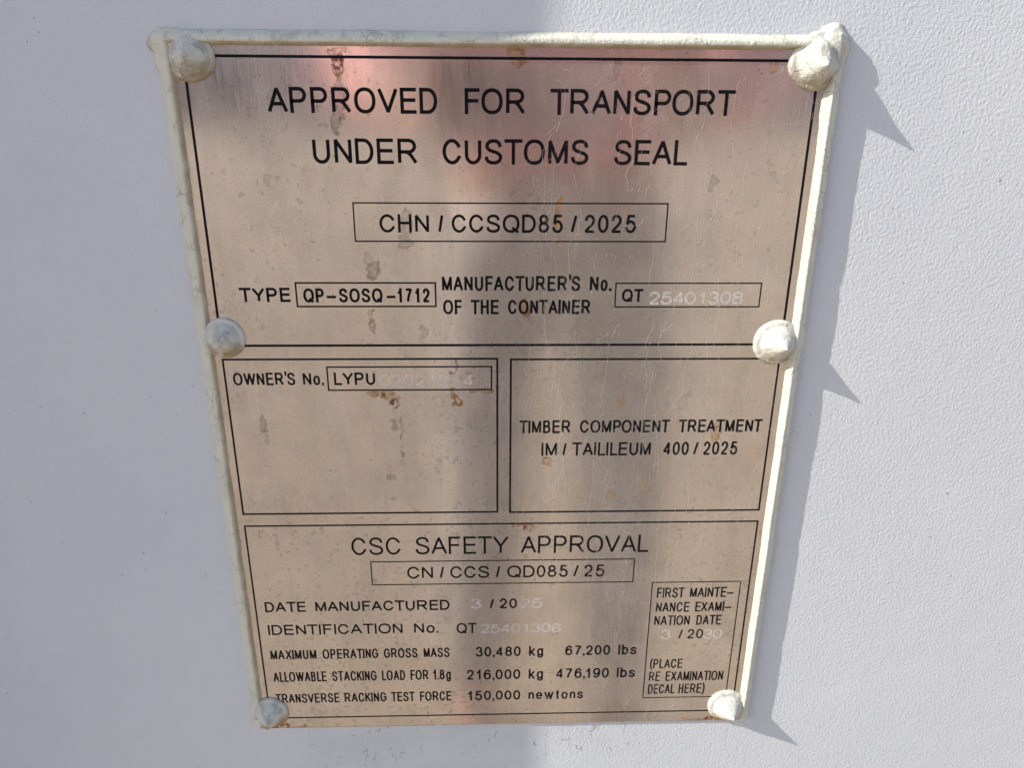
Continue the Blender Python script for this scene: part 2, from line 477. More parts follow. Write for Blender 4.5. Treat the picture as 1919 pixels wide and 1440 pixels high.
# the post's free edge throws the soft shadow over the left half of the plate
PX, PD, TILT = -.405, .090, .034
post_v = []
for z in (0.0, 2.55):
    dx = -(z - PZ) * TILT
    post_v += [(PX - .12 + dx, -.05 - PD, z), (PX + .085 + dx, -.05 - PD, z), (PX + .085 + dx, WY - .0505, z), (PX - .12 + dx, WY - .0505 + .02, z)]
post = mesh_obj('corner_post', *boxv(PX - .13, PX + .083, -.05 - PD, WY - .052, .0, 2.6), M_WALL, wall)
add_bevel(post, .004)
rail = mesh_obj('bottom_rail', *boxv(PX + .084, 3.2, -.05 - .012, WY + .01, .0, .158), M_WALL, wall)
rail2 = mesh_obj('top_rail', *boxv(PX + .084, 3.2, -.05 - .012, WY + .01, 2.502, 2.6), M_WALL, wall)
tag(wall, 'off white painted steel container wall with orange peel paint, carrying the data plate', 'container wall')

# ---------------------------------------------------------------- the plate
plate = empty('approval_plate', (0, 0, PZ))
tag(plate, 'stainless steel approval plate with black lettering, six painted rivets and cream sealant, on white wall', 'data plate')
X0, X1, Z0, Z1 = -105.3, 105.3, -136.9, 137.0
ST = .33
xs = np.arange(X0, X1 + ST * .5, (X1 - X0) / round((X1 - X0) / ST)); zs = np.arange(Z0, Z1 + ST * .5, (Z1 - Z0) / round((Z1 - Z0) / ST))
GX, GZ = np.meshgrid(xs, zs)
nx, nz = len(xs), len(zs)
oc = np.zeros_like(GX); rd = np.zeros_like(GX); gy = np.zeros_like(GX)
n1 = fbm(GX, GZ, 3.0, 5, 4) - .5; n2 = fbm(GX, GZ, 3.0, 55, 4) - .5
nf = fbm(GX, GZ, 1.1, 91, 3)
spk = fbm(GX, GZ, 1.5, 301, 3)
for i, (cx, cz, hw, hh, kd, al) in enumerate(STAINS + [(87, -136.0, 7, .8, 'o', 1.0), (91, -136.2, 4, .7, 'r', 1.0), (-95, -136.1, 4, .7, 'r', .9), (-92, -136.2, 5, .6, 'o', .9)]):
    m = 3.0
    ix = np.where((xs > cx - hw * m - 2) & (xs < cx + hw * m + 2))[0]; iz = np.where((zs > cz - hh * m - 2) & (zs < cz + hh * m + 2))[0]
    if not len(ix) or not len(iz): continue
    sl = (slice(iz[0], iz[-1] + 1), slice(ix[0], ix[-1] + 1))
    x, z = GX[sl], GZ[sl]
    wob = min(2.4, 1.0 + hw * .5)
    hw *= 1.5 if kd == 'o' else 1.3; hh *= 1.35 if kd == 'o' else 1.2
    dx = x - cx + n1[sl] * wob * 2.0; dz = z - cz + n2[sl] * wob * 2.4
    d = np.sqrt((dx / hw) ** 2 + (dz / hh) ** 2) + (nf[sl] - .5) * .55
    mask = sstep(1.12, .86, d)
    rim = sstep(.5, .95, d) * mask
    tex = .55 + .45 * sstep(.35, .6, nf[sl])
    if kd == 'o':
        oc[sl] = np.maximum(oc[sl], np.minimum(1, mask * al * (.8 * tex + .45 * rim)))
    elif kd == 'y':
        oc[sl] = np.maximum(oc[sl], mask * al * .8 * tex); gy[sl] = np.maximum(gy[sl], mask * al * .6 * (1 - tex * .5))
    elif kd == 'r':
        rd[sl] = np.maximum(rd[sl], mask * al * sstep(.30, .48, nf[sl]))
    elif kd == 'g':
        gy[sl] = np.maximum(gy[sl], mask * al * (.35 + .4 * tex + .4 * rim))
    elif kd == 'd':
        gy[sl] = np.maximum(gy[sl], mask * al * sstep(.40, .52, spk[sl]))
    elif kd == 'e':
        gy[sl] = np.maximum(gy[sl], mask * al * (.25 + .85 * rim * tex))
    elif kd == 'n':
        oc[sl] *= 1 - .8 * mask
    elif kd == 'h':
        gy[sl] = np.maximum(gy[sl], sstep(1.2, .2, d) * al * sstep(.60, .66, spk[sl]) * .9)
# thin tea-coloured film in vertical runs, small spatters, grime creeping in from the edges
runs = fbm(GX, GZ * .18, 7.0, 71, 4)
blot = fbm(GX, GZ, 22, 77, 4)
film = sstep(.46, .68, runs) * .55 + sstep(.45, .65, blot) * .5
tiny = fbm(GX, GZ, 1.3, 401, 2) * .75 + fbm(GX, GZ, 28, 405, 2) * .25
gy = np.maximum(gy, sstep(.685, .73, tiny) * .6)
gy = np.maximum(gy, sstep(.56, .70, fbm(GX, GZ * .45, 6.5, 505, 5)) * .34)
edge = np.minimum(np.minimum(GX - (-102.9), 102.9 - GX), 134.3 - GZ)
gy = np.maximum(gy, sstep(1.1, -.2, edge + (n1 * 1.5)) * .55)
bot = GZ - Z0
oc = np.maximum(oc, sstep(1.2, .2, bot + n1 * 2) * sstep(.5, .62, fbm(GX, GZ, 9, 611, 3)) * .35)
pv_ = np.stack([GX * MM, np.zeros_like(GX), GZ * MM], -1).reshape(-1, 3)
idx = np.arange(nx * nz).reshape(nz, nx)
fc = np.stack([idx[:-1, :-1], idx[:-1, 1:], idx[1:, 1:], idx[1:, :-1]], -1).reshape(-1, 4)
ring = np.concatenate([idx[0, :], idx[1:, -1], idx[-1, -2::-1], idx[-2:0:-1, 0]])
base = nx * nz
sk = pv_[ring].copy(); sk[:, 1] = .00095
rn = len(ring); ar = np.arange(rn); nxt = (ar + 1) % rn
skf = np.stack([ring[nxt], ring[ar], base + ar, base + nxt], -1)
face = mesh_obj('steel_sheet', np.concatenate([pv_, sk]), np.concatenate([fc, skf]), M_STEEL, plate)
at = face.data.color_attributes.new('soil', 'FLOAT_COLOR', 'POINT')
cl = np.zeros((len(pv_) + rn, 4), dtype=np.float32)
cl[:len(pv_)] = np.stack([oc, rd, gy, film], -1).reshape(-1, 4)
cl[len(pv_):, 2] = .6
at.data.foreach_set('color', cl.ravel())

# ---- sealant bead: a height field round three sides, fused with lumps of filler at the rivets
RIV = [(-97.8, 130.8, 7.3, 1), (98.9, 130.9, 8.4, 2), (-98.6, 39.6, 7.1, 3), (97.9, 37.6, 8.1, 4), (-99.6, -128.0, 7.3, 5), (97.5, -128.4, 7.9, 6)]
bs = .42
bx = np.arange(-112, 112.01, bs); bz = np.arange(-140.5, 143, bs)
BX, BZ = np.meshgrid(bx, bz)
wob1 = (fbm(BX, BZ, 18, 11, 3) - .5) * .9 + (fbm(BX, BZ, 2.5, 12, 3) - .5) * .3
wob2 = (fbm(BX, BZ, 18, 21, 3) - .5) * .9 + (fbm(BX, BZ, 3, 22, 3) - .5) * .35
def profile(d, wd, crest, soft):
    up = sstep(-.1, 1.3, d)
    dn = 1 - np.clip((d - wd * soft) / (wd * (1 - soft)), 0, 1.3) ** 1.35
    return np.where(d < 0, d * 3, up * crest * np.where(d > wd * soft, 1, 1)) * 1.0 - np.where(d > wd * soft, (1 - dn) * (crest + 1.05), 0)
dl = -(BX + 102.75) + wob1 * .5
dr = BX - 102.7 + wob1 * .45
dt = BZ - 134.1 + wob1 * .4
hl = profile(dl, 5.5 + wob2 * .6, 1.45, .42)
def ridge(d, wd, crest, low):
    up = sstep(-.1, 1.5, d)
    flat = 1 - sstep(1.9, 3.0, d) * (crest - low) / crest - np.clip(d - 3.0, 0, 3) * .12
    hh_ = up * crest * flat - sstep(wd - .55, wd + .25, d) * (low + 2.2)
    return np.where(d < 0, d * 3, hh_)
hr = ridge(dr, 4.9 + wob2 * .4, 2.85, 2.1)
ht = profile(dt, 4.7 + wob2 * .6, 2.2, .5)
dc = np.sqrt(np.clip(BX - 98.7, 0, None) ** 2 + np.clip(BZ - 130.1, 0, None) ** 2)
def smax(a, b, kk): 
    hlp = np.clip(.5 + .5 * (a - b) / kk, 0, 1)
    return b * (1 - hlp) + a * hlp + kk * hlp * (1 - hlp)
# the top run stops at the corners, the sides stop under the plate's lower edge
ht = ht - 4.5 * sstep(-104.6, -107.2, BX) - 4.5 * sstep(107.0, 108.8, BX)
lim = sstep(-137.8, -134.5, BZ)
hl = hl * lim - 3 * (1 - lim); hr = hr * lim - 3 * (1 - lim)
hl = hl - 4.5 * sstep(137.0, 139.2, BZ); hr = np.where(BZ > 139.2, -3, hr)
H = smax(hl, hr, .3)
corner_cut = np.sqrt(np.clip(np.abs(BX) - 101.5, 0, None) ** 2 + np.clip(BZ - 132.2, 0, None) ** 2)
H = smax(H, ht, .6)
rag = (fbm(BX, BZ, 4.5, 31, 4) - .5)
def lump(cx, cz, rx, rz, hgt, pw=1.0):
    d = np.sqrt(((BX - cx) / rx) ** 2 + ((BZ - cz) / rz) ** 2) + rag * .55
    return hgt * (1 - np.clip(d, 0, 1.6) ** 2) + np.where(d > 1, -1.5 * (d - 1), 0)
outside = (BX * 0)
for a_ in [(-102.0, 134.0, 7.2, 4.6, 1.5), (102.6, 135.6, 6.6, 5.6, 3.3), (103.2, 131, 4.8, 7.5, 2.8), (-103.2, 130.5, 5.6, 7.0, 1.6),
           (-103.6, 38.5, 3.9, 5.4, 1.6), (103.5, 36, 4.8, 8.2, 2.4), (-102.6, -130.2, 5.0, 6.6, 1.3), (102.4, -130, 5.2, 7.2, 2.0),
           (103.9, 115, 1.8, 11, 2.1)]:
    L_ = lump(*a_)
    H = np.where(L_ > -1.2, smax(H, L_, .7), H)
H = H + (fbm(BX, BZ, 1.6, 41, 3) - .5) * .14 * (H > -.9) + (fbm(BX, BZ, 9, 43, 2) - .5) * .3 * sstep(.3, 1.5, H)
keep = H > -1.1
inner = (np.abs(BX) < 97) & (BZ < 130)
keep &= ~(inner & (H < -.15))
kf = keep[:-1, :-1] | keep[1:, :-1] | keep[:-1, 1:] | keep[1:, 1:]
H = np.clip(H, -1.6, None)
idb = np.arange(BX.size).reshape(BX.shape)
fb = np.stack([idb[:-1, :-1], idb[:-1, 1:], idb[1:, 1:], idb[1:, :-1]], -1)[kf]
used, inv = np.unique(fb.ravel(), return_inverse=True)
vb = np.stack([BX * MM, -H * MM, BZ * MM], -1).reshape(-1, 3)[used]
bead = mesh_obj('sealant_bead', vb, inv.reshape(-1, 4), M_SEAL, plate, smooth=True)
bead['label'] = 'cream sealant bead, cracked and grimy along its inner edge'
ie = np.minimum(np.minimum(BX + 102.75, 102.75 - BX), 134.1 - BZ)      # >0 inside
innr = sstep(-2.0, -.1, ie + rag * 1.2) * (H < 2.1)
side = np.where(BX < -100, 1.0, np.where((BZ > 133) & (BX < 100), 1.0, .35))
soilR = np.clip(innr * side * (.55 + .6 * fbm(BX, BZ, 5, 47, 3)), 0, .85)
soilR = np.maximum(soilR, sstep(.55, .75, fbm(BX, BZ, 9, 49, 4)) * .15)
soilG = sstep(-.2, -1.0, H) * .25 * (BZ > 125) + sstep(.60, .72, fbm(BX, BZ, 3.5, 53, 4)) * .28 * (BZ > 120)
soilB = sstep(1.0, .2, np.sqrt(((BX - 100) / 7) ** 2 + ((BZ + 136.2) / 1.5) ** 2)) * .7 + sstep(1.0, .2, np.sqrt(((BX + 99) / 7) ** 2 + ((BZ + 136.2) / 1.6) ** 2)) * .7
ab = bead.data.color_attributes.new('soil', 'FLOAT_COLOR', 'POINT')
cb = np.stack([soilR, soilG, np.clip(soilB, 0, 1), soilR * 0 + 1], -1).reshape(-1, 4)[used].astype(np.float32)
ab.data.foreach_set('color', cb.ravel())

# ---- six painted-over rivets, each its own uneven casting
PROF = [(1.03, -.3), (1.045, .35), (1.0, .95), (.93, 1.25), (.86, 1.32), (.79, 1.6), (.73, 2.35), (.60, 3.4), (.46, 4.25), (.33, 5.0), (.23, 5.7), (.14, 6.4), (.065, 7.0), (.0, 7.4)]
for (cx, cz, r, sd_) in RIV:
    rng = np.random.RandomState(sd_)
    NS = 72
    # resample profile
    pr = []
    for i in range(len(PROF) - 1):
        for q in range(4):
            t_ = q / 4; pr.append((PROF[i][0] * (1 - t_) + PROF[i + 1][0] * t_, PROF[i][1] * (1 - t_) + PROF[i + 1][1] * t_))
    pr.append((.004, PROF[-1][1]))
    pr = np.array(pr)
    for _ in range(2): pr[1:-1] = pr[:-2] * .25 + pr[1:-1] * .5 + pr[2:] * .25
    th = np.linspace(0, 2 * np.pi, NS, endpoint=False)
    RR = pr[:, 0][:, None] * r; HH = pr[:, 1][:, None] * (1.13 if sd_ != 2 else 1.26)
    tx = rng.uniform(-.6, 1.2); tz = rng.uniform(-1.2, .5)
    cone = np.clip(1 - pr[:, 0], 0, 1)[:, None]
    ex = np.cos(th)[None, :] * RR; ez = np.sin(th)[None, :] * RR
    amp = 1.3 if sd_ == 2 else (.8 if sd_ == 1 else .5)
    rn_ = 1 + (fbm(ex, ez, 6, sd_ * 7, 3) - .5) * .16 * amp
    px_ = ex * rn_ + tx * cone; pz_ = ez * rn_ + tz * cone
    ph_ = HH + (fbm(ex, ez, 4.5, sd_ * 13, 3) - .5) * 1.5 * amp * np.minimum(1, HH / 3) + (fbm(ex, ez, 1.3, sd_ * 19, 2) - .5) * .25
    V = np.stack([px_ * MM, -ph_ * MM, pz_ * MM], -1).reshape(-1, 3)
    n_r = len(pr)
    I = np.arange(n_r * NS).reshape(n_r, NS)
    F = np.stack([I[:-1, :], np.roll(I, -1, 1)[:-1, :], np.roll(I, -1, 1)[1:, :], I[1:, :]], -1).reshape(-1, 4)
    o = mesh_obj('rivet', V, F, M_RIVET, plate, smooth=True)
    o.location = (cx * MM, 0, cz * MM)
    low = sstep(.05, -.75, ez / r) * sstep(.35, .75, np.sqrt(ex ** 2 + ez ** 2) / r)
    gr = low * sstep(.30, .52, fbm(ex, ez, 3.2, sd_ * 23, 4)) * (.95 if sd_ in (1, 3) else .6)
    sg = sstep(.53, .66, fbm(ex, ez, 3.5, sd_ * 29, 4)) * .35 + sstep(.90, .84, pr[:, 0][:, None]) * sstep(.76, .84, pr[:, 0][:, None]) * .2
    rb = np.zeros_like(ex)
    if sd_ == 5: rb = sstep(.5, 1.0, (ex - ez) / r * .75) * .7
    if sd_ == 6: rb = sstep(.75, 1.05, (-ez - ex * .3) / r) * .8
    a2 = o.data.color_attributes.new('soil', 'FLOAT_COLOR', 'POINT')
    a2.data.foreach_set('color', np.stack([gr, np.clip(sg, 0, 1) + ex * 0, rb, ex * 0 + 1], -1).reshape(-1, 4).astype(np.float32).ravel())

# ---------------------------------------------------------------- lettering
def arc(cx, cy, rx, ry, a0, a1, n=None):
    n = n or max(6, int(abs(a1 - a0) / 9))
    return [(cx + rx * math.cos(math.radians(a0 + (a1 - a0) * i / n)), cy + ry * math.sin(math.radians(a0 + (a1 - a0) * i / n))) for i in range(n + 1)]
def spl(pts, n=7):
    P = [pts[0]] + list(pts) + [pts[-1]]
    out = []
    for i in range(1, len(P) - 2):
        p0, p1, p2, p3 = P[i - 1:i + 3]
        for j in range(n):
            t = j / n
            out.append(tuple(.5 * ((2 * p1[c]) + (-p0[c] + p2[c]) * t + (2 * p0[c] - 5 * p1[c] + 4 * p2[c] - p3[c]) * t * t + (-p0[c] + 3 * p1[c] - 3 * p2[c] + p3[c]) * t ** 3) for c in (0, 1)))
    out.append(tuple(pts[-1]))
    return out
C_ = 'closed'
S_PTS = [(.96, .74), (.90, .88), (.74, .97), (.49, 1.0), (.23, .96), (.08, .85), (.06, .72), (.14, .62), (.30, .56), (.52, .51), (.76, .45), (.94, .36), (1.0, .25), (.93, .11), (.75, .03), (.50, .0), (.24, .03), (.06, .12), (.0, .27)]
THREE = [(.03, .76), (.12, .92), (.30, .99), (.50, 1.0), (.74, .95), (.88, .83), (.88, .69), (.76, .57), (.50, .53)]
THREE2 = [(.50, .53), (.78, .50), (.96, .38), (1.0, .26), (.92, .10), (.73, .02), (.48, .0), (.22, .03), (.06, .13), (.0, .27)]
EIGHT_T = arc(.5, .77, .42, .23, 0, 360, 28)[:-1]
EIGHT_B = arc(.5, .27, .5, .27, 0, 360, 30)[:-1]
def oval(x0=0, x1=1, y0=0, y1=1, n=40, p=2.25):
    o = []
    for i in range(n):
        a = 2 * math.pi * i / n
        c, s = math.cos(a), math.sin(a)
        o.append(((x0 + x1) / 2 + (x1 - x0) / 2 * math.copysign(abs(c) ** (2 / p), c), (y0 + y1) / 2 + (y1 - y0) / 2 * math.copysign(abs(s) ** (2 / p), s)))
    return o
CC = [((.5 + .5 * math.cos(a)), (.5 + .5 * math.sin(a))) for a in [math.radians(38 + (322 - 38) * i / 34) for i in range(35)]]
CC[0] = (.97, .72); CC[-1] = (1.0, .30)
G = {
 'A': (.93, [[(0, 0), (.5, 1), (1, 0)], [(.17, .33), (.83, .33)]]),
 'B': (.74, [[(0, 0), (0, 1), (.5, 1)] + arc(.55, .77, .36, .23, 88, -88) + [(.5, .54), (0, .54)], [(.55, .54)] + arc(.6, .27, .40, .27, 88, -88) + [(.5, 0), (0, 0)]]),
 'C': (.88, [CC]),
 'D': (.82, [[(0, 0), (0, 1), (.42, 1)] + arc(.46, .5, .54, .5, 84, -84) + [(.42, 0), (0, 0)], C_]),
 'E': (.74, [[(1, 1), (0, 1), (0, 0), (1, 0)], [(.04, .53), (.93, .53)]]),
 'F': (.69, [[(1, 1), (0, 1), (0, 0)], [(.04, .52), (.88, .52)]]),
 'G': (.92, [CC[:-1] + [(1.0, .2), (1.0, .49), (.55, .49)]]),
 'H': (.77, [[(0, 0), (0, 1)], [(1, 0), (1, 1)], [(.02, .53), (.98, .53)]]),
 'I': (.13, [[(.5, 0), (.5, 1)]]),
 'K': (.82, [[(0, 0), (0, 1)], [(.98, 1), (.02, .36)], [(.34, .60), (1, 0)]]),
 'L': (.65, [[(0, 1), (0, 0), (1, 0)]]),
 'M': (.92, [[(0, 0), (0, 1), (.5, .02), (1, 1), (1, 0)]]),
 'N': (.78, [[(0, 0), (0, 1), (1, 0), (1, 1)]]),
 'O': (.98, [oval(), C_]),
 'P': (.77, [[(0, 0), (0, 1), (.5, 1)] + arc(.6, .73, .40, .27, 88, -88) + [(.5, .46), (.03, .46)]]),
 'Q': (1.0, [oval(), C_, [(.60, .22), (1.0, -.05)]]),
 'R': (.88, [[(0, 0), (0, 1), (.5, 1)] + arc(.58, .74, .36, .26, 88, -88) + [(.5, .48), (.03, .48)], [(.48, .47), (.68, .35), (1, 0)]]),
 'S': (.82, [spl(S_PTS, 3)]),
 'T': (.83, [[(0, 1), (1, 1)], [(.5, .98), (.5, 0)]]),
 'U': (.77, [[(0, 1), (0, .36)] + arc(.5, .36, .5, .36, 180, 360) + [(1, 1)]]),
 'V': (.93, [[(0, 1), (.5, 0), (1, 1)]]),
 'W': (1.28, [[(0, 1), (.26, 0), (.5, 1), (.74, 0), (1, 1)]]),
 'X': (.90, [[(0, 0), (.97, 1)], [(.03, 1), (1, 0)]]),
 'Y': (.92, [[(0, 1), (.5, .44), (1, 1)], [(.5, .46), (.5, 0)]]),
 '0': (.63, [oval(p=2.1), C_]),
 '1': (.36, [[(0, .74), (.45, .84), (.9, 1.0), (.9, 0)]]),
 '2': (.64, [spl([(.04, .72), (.13, .90), (.32, .99), (.52, 1.0), (.76, .95), (.92, .82), (.93, .68), (.80, .50), (.50, .30), (.20, .14), (.04, .0)], 4) + [(1, 0)]]),
 '3': (.63, [spl(THREE, 4), spl(THREE2, 4)]),
 '4': (.67, [[(.76, 0), (.76, 1), (0, .25), (1, .25)]]),
 '5': (.64, [[(.92, 1), (.22, 1), (.08, .49)] + spl([(.10, .50), (.30, .62), (.52, .65), (.80, .57), (.97, .40), (.98, .26), (.88, .10), (.68, .01), (.46, .0), (.22, .03), (.06, .13), (.0, .27)], 4)]),
 '6': (.64, [spl([(.94, .78), (.84, .93), (.60, 1.0), (.34, .96), (.12, .80), (.03, .58), (.0, .40), (.04, .20), (.22, .04), (.50, .0), (.82, .07), (.99, .24), (.99, .42), (.84, .58), (.54, .64), (.22, .56), (.05, .38)], 4)]),
 '7': (.62, [[(0, 1), (1, 1), (.62, .58), (.42, .28), (.34, 0)]]),
 '8': (.64, [EIGHT_T, C_, EIGHT_B, C_]),
 '9': (.64, [spl([(.06, .22), (.16, .07), (.40, 0), (.66, .04), (.88, .20), (.97, .42), (1.0, .60), (.96, .80), (.78, .96), (.50, 1.0), (.18, .93), (.01, .76), (.01, .58), (.16, .42), (.46, .36), (.78, .44), (.95, .62)], 4)]),
 '/': (.36, [[(0, 0), (1, 1)]]),
 '-': (.55, [[(0, .37), (1, .37)]]),
 '.': (.13, ['dot']), ',': (.13, ['comma']), "'": (.12, ['apos']),
 '(': (.30, [spl([(1.5, 1.12), (.5, .88), (-.1, .45), (.5, .02), (1.5, -.22)], 6)]),
 ')': (.30, [spl([(-.5, 1.12), (.5, .88), (1.1, .45), (.5, .02), (-.5, -.22)], 6)]),
 'o': (.63, [oval(0, 1, 0, .72), C_]),
 'k': (.58, [[(0, 0), (0, 1)], [(.92, .72), (.03, .22)], [(.36, .40), (1, 0)]]),
 'g': (.60, [oval(0, 1, .02, .72), C_, [(1, .72), (1, -.06)] + arc(.52, -.06, .48, .20, 0, -165, 14)]),
 'l': (.12, [[(.5, 0), (.5, 1)]]),
 'b': (.60, [[(0, 0), (0, 1)], oval(0, 1, 0, .72), C_]),
 's': (.58, [spl([(a * 1.0, b * .72) for a, b in S_PTS], 3)]),
 'n': (.56, [[(0, 0), (0, .72)], spl([(.02, .46), (.22, .66), (.52, .73), (.86, .66), (1, .46), (1, .2), (1, 0)], 4)]),
 'e': (.64, [[(.03, .36), (1, .36)] + arc(.5, .36, .5, .36, 8, 318, 30)]),
 'w': (.92, [[(0, .72), (.26, 0), (.5, .70), (.74, 0), (1, .72)]]),
 't': (.42, [spl([(.46, .98), (.46, .5), (.47, .14), (.64, .0), (.98, .02)], 5), [(0, .71), (1, .71)]]),
}
BEAR = .19
def word_layout(word):
    ws = [G[c][0] for c in word]
    gaps = []
    for a, b in zip(word, word[1:]):
        gp = BEAR
        if a in 'ATVYWLFKP4' and b in 'ATVYWO4' and a != b: gp = .07
        elif a in 'AVYTXKWL/' or b in 'AVYTXKW/': gp = .10
        elif a in 'OCDQGS0' or b in 'OCDQGS0': gp = .15
        if '1' in (a, b): gp += .06
        if "'" in (a, b) or '.' in (a, b) or ',' in (a, b): gp = .14
        gaps.append(gp)
    return ws, gaps
def stroke(pts, hw, closed, V, F, y, cap, lift=0.0):
    P = [Vector(p) for p in pts]
    Q = [P[0]]
    for p in P[1:]:
        if (p - Q[-1]).length > hw * .12: Q.append(p)
    P = Q
    if closed and (P[0] - P[-1]).length < hw * .12: P.pop()
    n = len(P)
    if n < 2: return
    dirs = [(P[(i + 1) % n] - P[i]).normalized() for i in range(n if closed else n - 1)]
    if not closed:                              # a hairpin corner is two pen strokes
        for i in range(1, n - 1):
            if dirs[i - 1].dot(dirs[i]) < -.25:
                c2 = max(cap, hw * .25)
                stroke(P[:i + 1], hw, False, V, F, y, c2, lift)
                stroke(P[i:], hw, False, V, F, y - 4e-7, c2, lift)
                return
    if not closed and cap:
        P[0] = P[0] - dirs[0] * cap; P[-1] = P[-1] + dirs[-1] * cap
    b0 = len(V)
    hollow = lift < 0
    lift = max(lift, 0)
    cols = 3 if lift else (4 if hollow else 2)
    for i in range(n):
        if closed: d0, d1 = dirs[i - 1], dirs[i]
        else: d0 = dirs[max(0, i - 1)]; d1 = dirs[min(n - 2, i)]
        n0 = Vector((-d0.y, d0.x)); n1_ = Vector((-d1.y, d1.x))
        mt = n0 + n1_
        if mt.length < .35: mt = n0.copy(); sc = 1
        else:
            mt.normalize(); sc = min(1 / max(.2, mt.dot(n0)), 1.9)
        off = mt * hw * sc
        a, b = P[i] + off, P[i] - off
        V.append((a.x * MM, y, a.y * MM))
        if lift: V.append((P[i].x * MM, y - lift, P[i].y * MM))
        if hollow:
            for q in (.42, -.42): V.append(((P[i].x + off.x * q) * MM, y, (P[i].y + off.y * q) * MM))
        V.append((b.x * MM, y, b.y * MM))
    m = n if closed else n - 1
    for i in range(m):
        j = (i + 1) % n
        for c in ((0, 2) if hollow else range(cols - 1)):
            F.append((b0 + i * cols + c + 1, b0 + j * cols + c + 1, b0 + j * cols + c, b0 + i * cols + c))
def quad(V, F, pts, y):
    b0 = len(V)
    V += [(p[0] * MM, y, p[1] * MM) for p in pts]
    F.append(tuple(range(b0, b0 + len(pts))))
rt = random.Random(4)
for style, zb, ch, wt, words in TEXT:
    V, F = [], []
    sw = wt * (1.12 if wt > .75 else (1.24 if wt > .59 else 1.18)) if style == 'print' else wt * .8
    hw = sw / 2
    y = -.00003
    for word, xl, xr in words:
        if style == 'stamp':
            n = len(word); cw = (xr - xl) / (n + (n - 1) * .16) if n > 1 else xr - xl
            pos = [(xl + i * cw * 1.16, cw) for i in range(n)]
        else:
            ws, gaps = word_layout(word)
            tot = sum(ws) + sum(gaps); kx = (xr - xl) / tot
            pos = []; x = xl
            for i in range(len(word)):
                pos.append((x, ws[i] * kx)); x += ws[i] * kx + (gaps[i] * kx if i < len(gaps) else 0)
        for chh, (gx, gw) in zip(word, pos):
            if style == 'stamp' and chh == '1': gx += gw * .3; gw *= .4
            jz = rt.uniform(-.12, .12) if style == 'stamp' else 0
            spec = G[chh][1]
            if chh == '-': gx, gw = xl if len(word) == 1 else gx, gw
            ix0 = gx + hw; iw = max(.35 if chh in '()' else .001, gw - sw)
            if gw < sw * 1.6 and chh not in '()': ix0 = gx + gw / 2; iw = 0.0
            k_ = 0
            while k_ < len(spec):
                s_ = spec[k_]
                y -= 1.2e-6
                if s_ == 'dot': quad(V, F, [(gx, zb), (gx + sw * 1.1, zb), (gx + sw * 1.1, zb + sw * 1.15), (gx, zb + sw * 1.15)], y)
                elif s_ == 'comma': quad(V, F, [(gx, zb + sw * 1.1), (gx, zb), (gx + sw * .5, zb), (gx + sw * .1, zb - sw * 1.3), (gx + sw * 1.1, zb), (gx + sw * 1.1, zb + sw * 1.1)], y)
                elif s_ == 'apos': quad(V, F, [(gx, zb + ch * 1.08), (gx + sw * .25, zb + ch * .74), (gx + sw * .9, zb + ch * .74), (gx + sw * 1.15, zb + ch * 1.08)], y)
                elif s_ != C_:
                    closed = k_ + 1 < len(spec) and spec[k_ + 1] == C_
                    pts = [(ix0 + u * iw, zb + jz + hw + v_ * (ch - sw)) for u, v_ in s_]
                    horiz = (abs(s_[0][0] - s_[1][0]) < .02 or abs(s_[0][1] - s_[1][1]) < .02)
                    if style == 'stamp':
                        stroke(pts, hw * 1.75, closed, V, F, y, hw * .3, lift=-1)
                    else:
                        stroke(pts, hw, closed, V, F, y, hw if chh not in '/CSGU0-()352869snetMNVWAXKYQR47' else (hw * .2 if chh not in '-' else hw))
                k_ += 1
    o = mesh_obj('stamped_number' if style == 'stamp' else 'lettering', V, [f[::-1] for f in F] if False else F, M_STAMP if style == 'stamp' else M_INK, plate)
    if style == 'stamp': o['label'] = 'pale hand-stamped digits'
for i, (xl, xr, zt, zb, lw) in enumerate(BOXES):
    V, F = [], []
    stroke([(xl, zb), (xl, zt), (xr, zt), (xr, zb)], lw * .58, True, V, F, -.00002, 0)
    mesh_obj('printed_border', V, F, M_INK, plate)

# ---------------------------------------------------------------- hair-fine scratches and dust grains, drawn pale mostly where the sun catches them
rs = random.Random(9)
V, F = [], []
def thread(x, z, ln, drift, wd, curl, kind=0):
    pts = [(x, z)]; a = -math.pi / 2 + rs.uniform(-.2, .2); base_a = a
    st_ = .8
    for _ in range(int(ln / st_)):
        a += rs.gauss(0, curl * (.8 if kind == 0 else 1))
        a += ((-math.pi / 2 + drift) - a) * (.34 if kind == 0 else .0)
        if rs.random() < .02 and kind == 0: a += rs.choice((-1.1, 1.1))
        x += math.cos(a) * st_; z += math.sin(a) * st_
        if not (-101 < x < 101.5 and -135 < z < 133): break
        pts.append((x, z))
        if rs.random() < (.09 if kind == 0 else .12):
            if len(pts) > 2: stroke(pts, wd * rs.uniform(.6, 1.3), False, V, F, -.00006, 0, lift=.00003)
            if rs.random() < .5:
                x += math.cos(a) * rs.uniform(.5, 3); z += math.sin(a) * rs.uniform(.5, 3)
            pts = [(x, z)]
    if len(pts) > 2: stroke(pts, wd, False, V, F, -.00006, 0, lift=.00003)
for (tx, tz, tl) in [t for i, t in enumerate(THREADS) if i % 3]:
    thread(tx, tz, tl, rs.uniform(-.04, .04), .026, .33)
for _ in range(12):
    x = 8 + 92 * rs.random(); thread(x, rs.uniform(-60, 130), rs.uniform(12, 60), 0, rs.uniform(.016, .028), .35)
for _ in range(520):
    x = 5 + 95 * rs.random() ** .9; thread(x, rs.uniform(-134, 130), rs.uniform(1.5, 6), 0, rs.uniform(.014, .03), .6, 1)
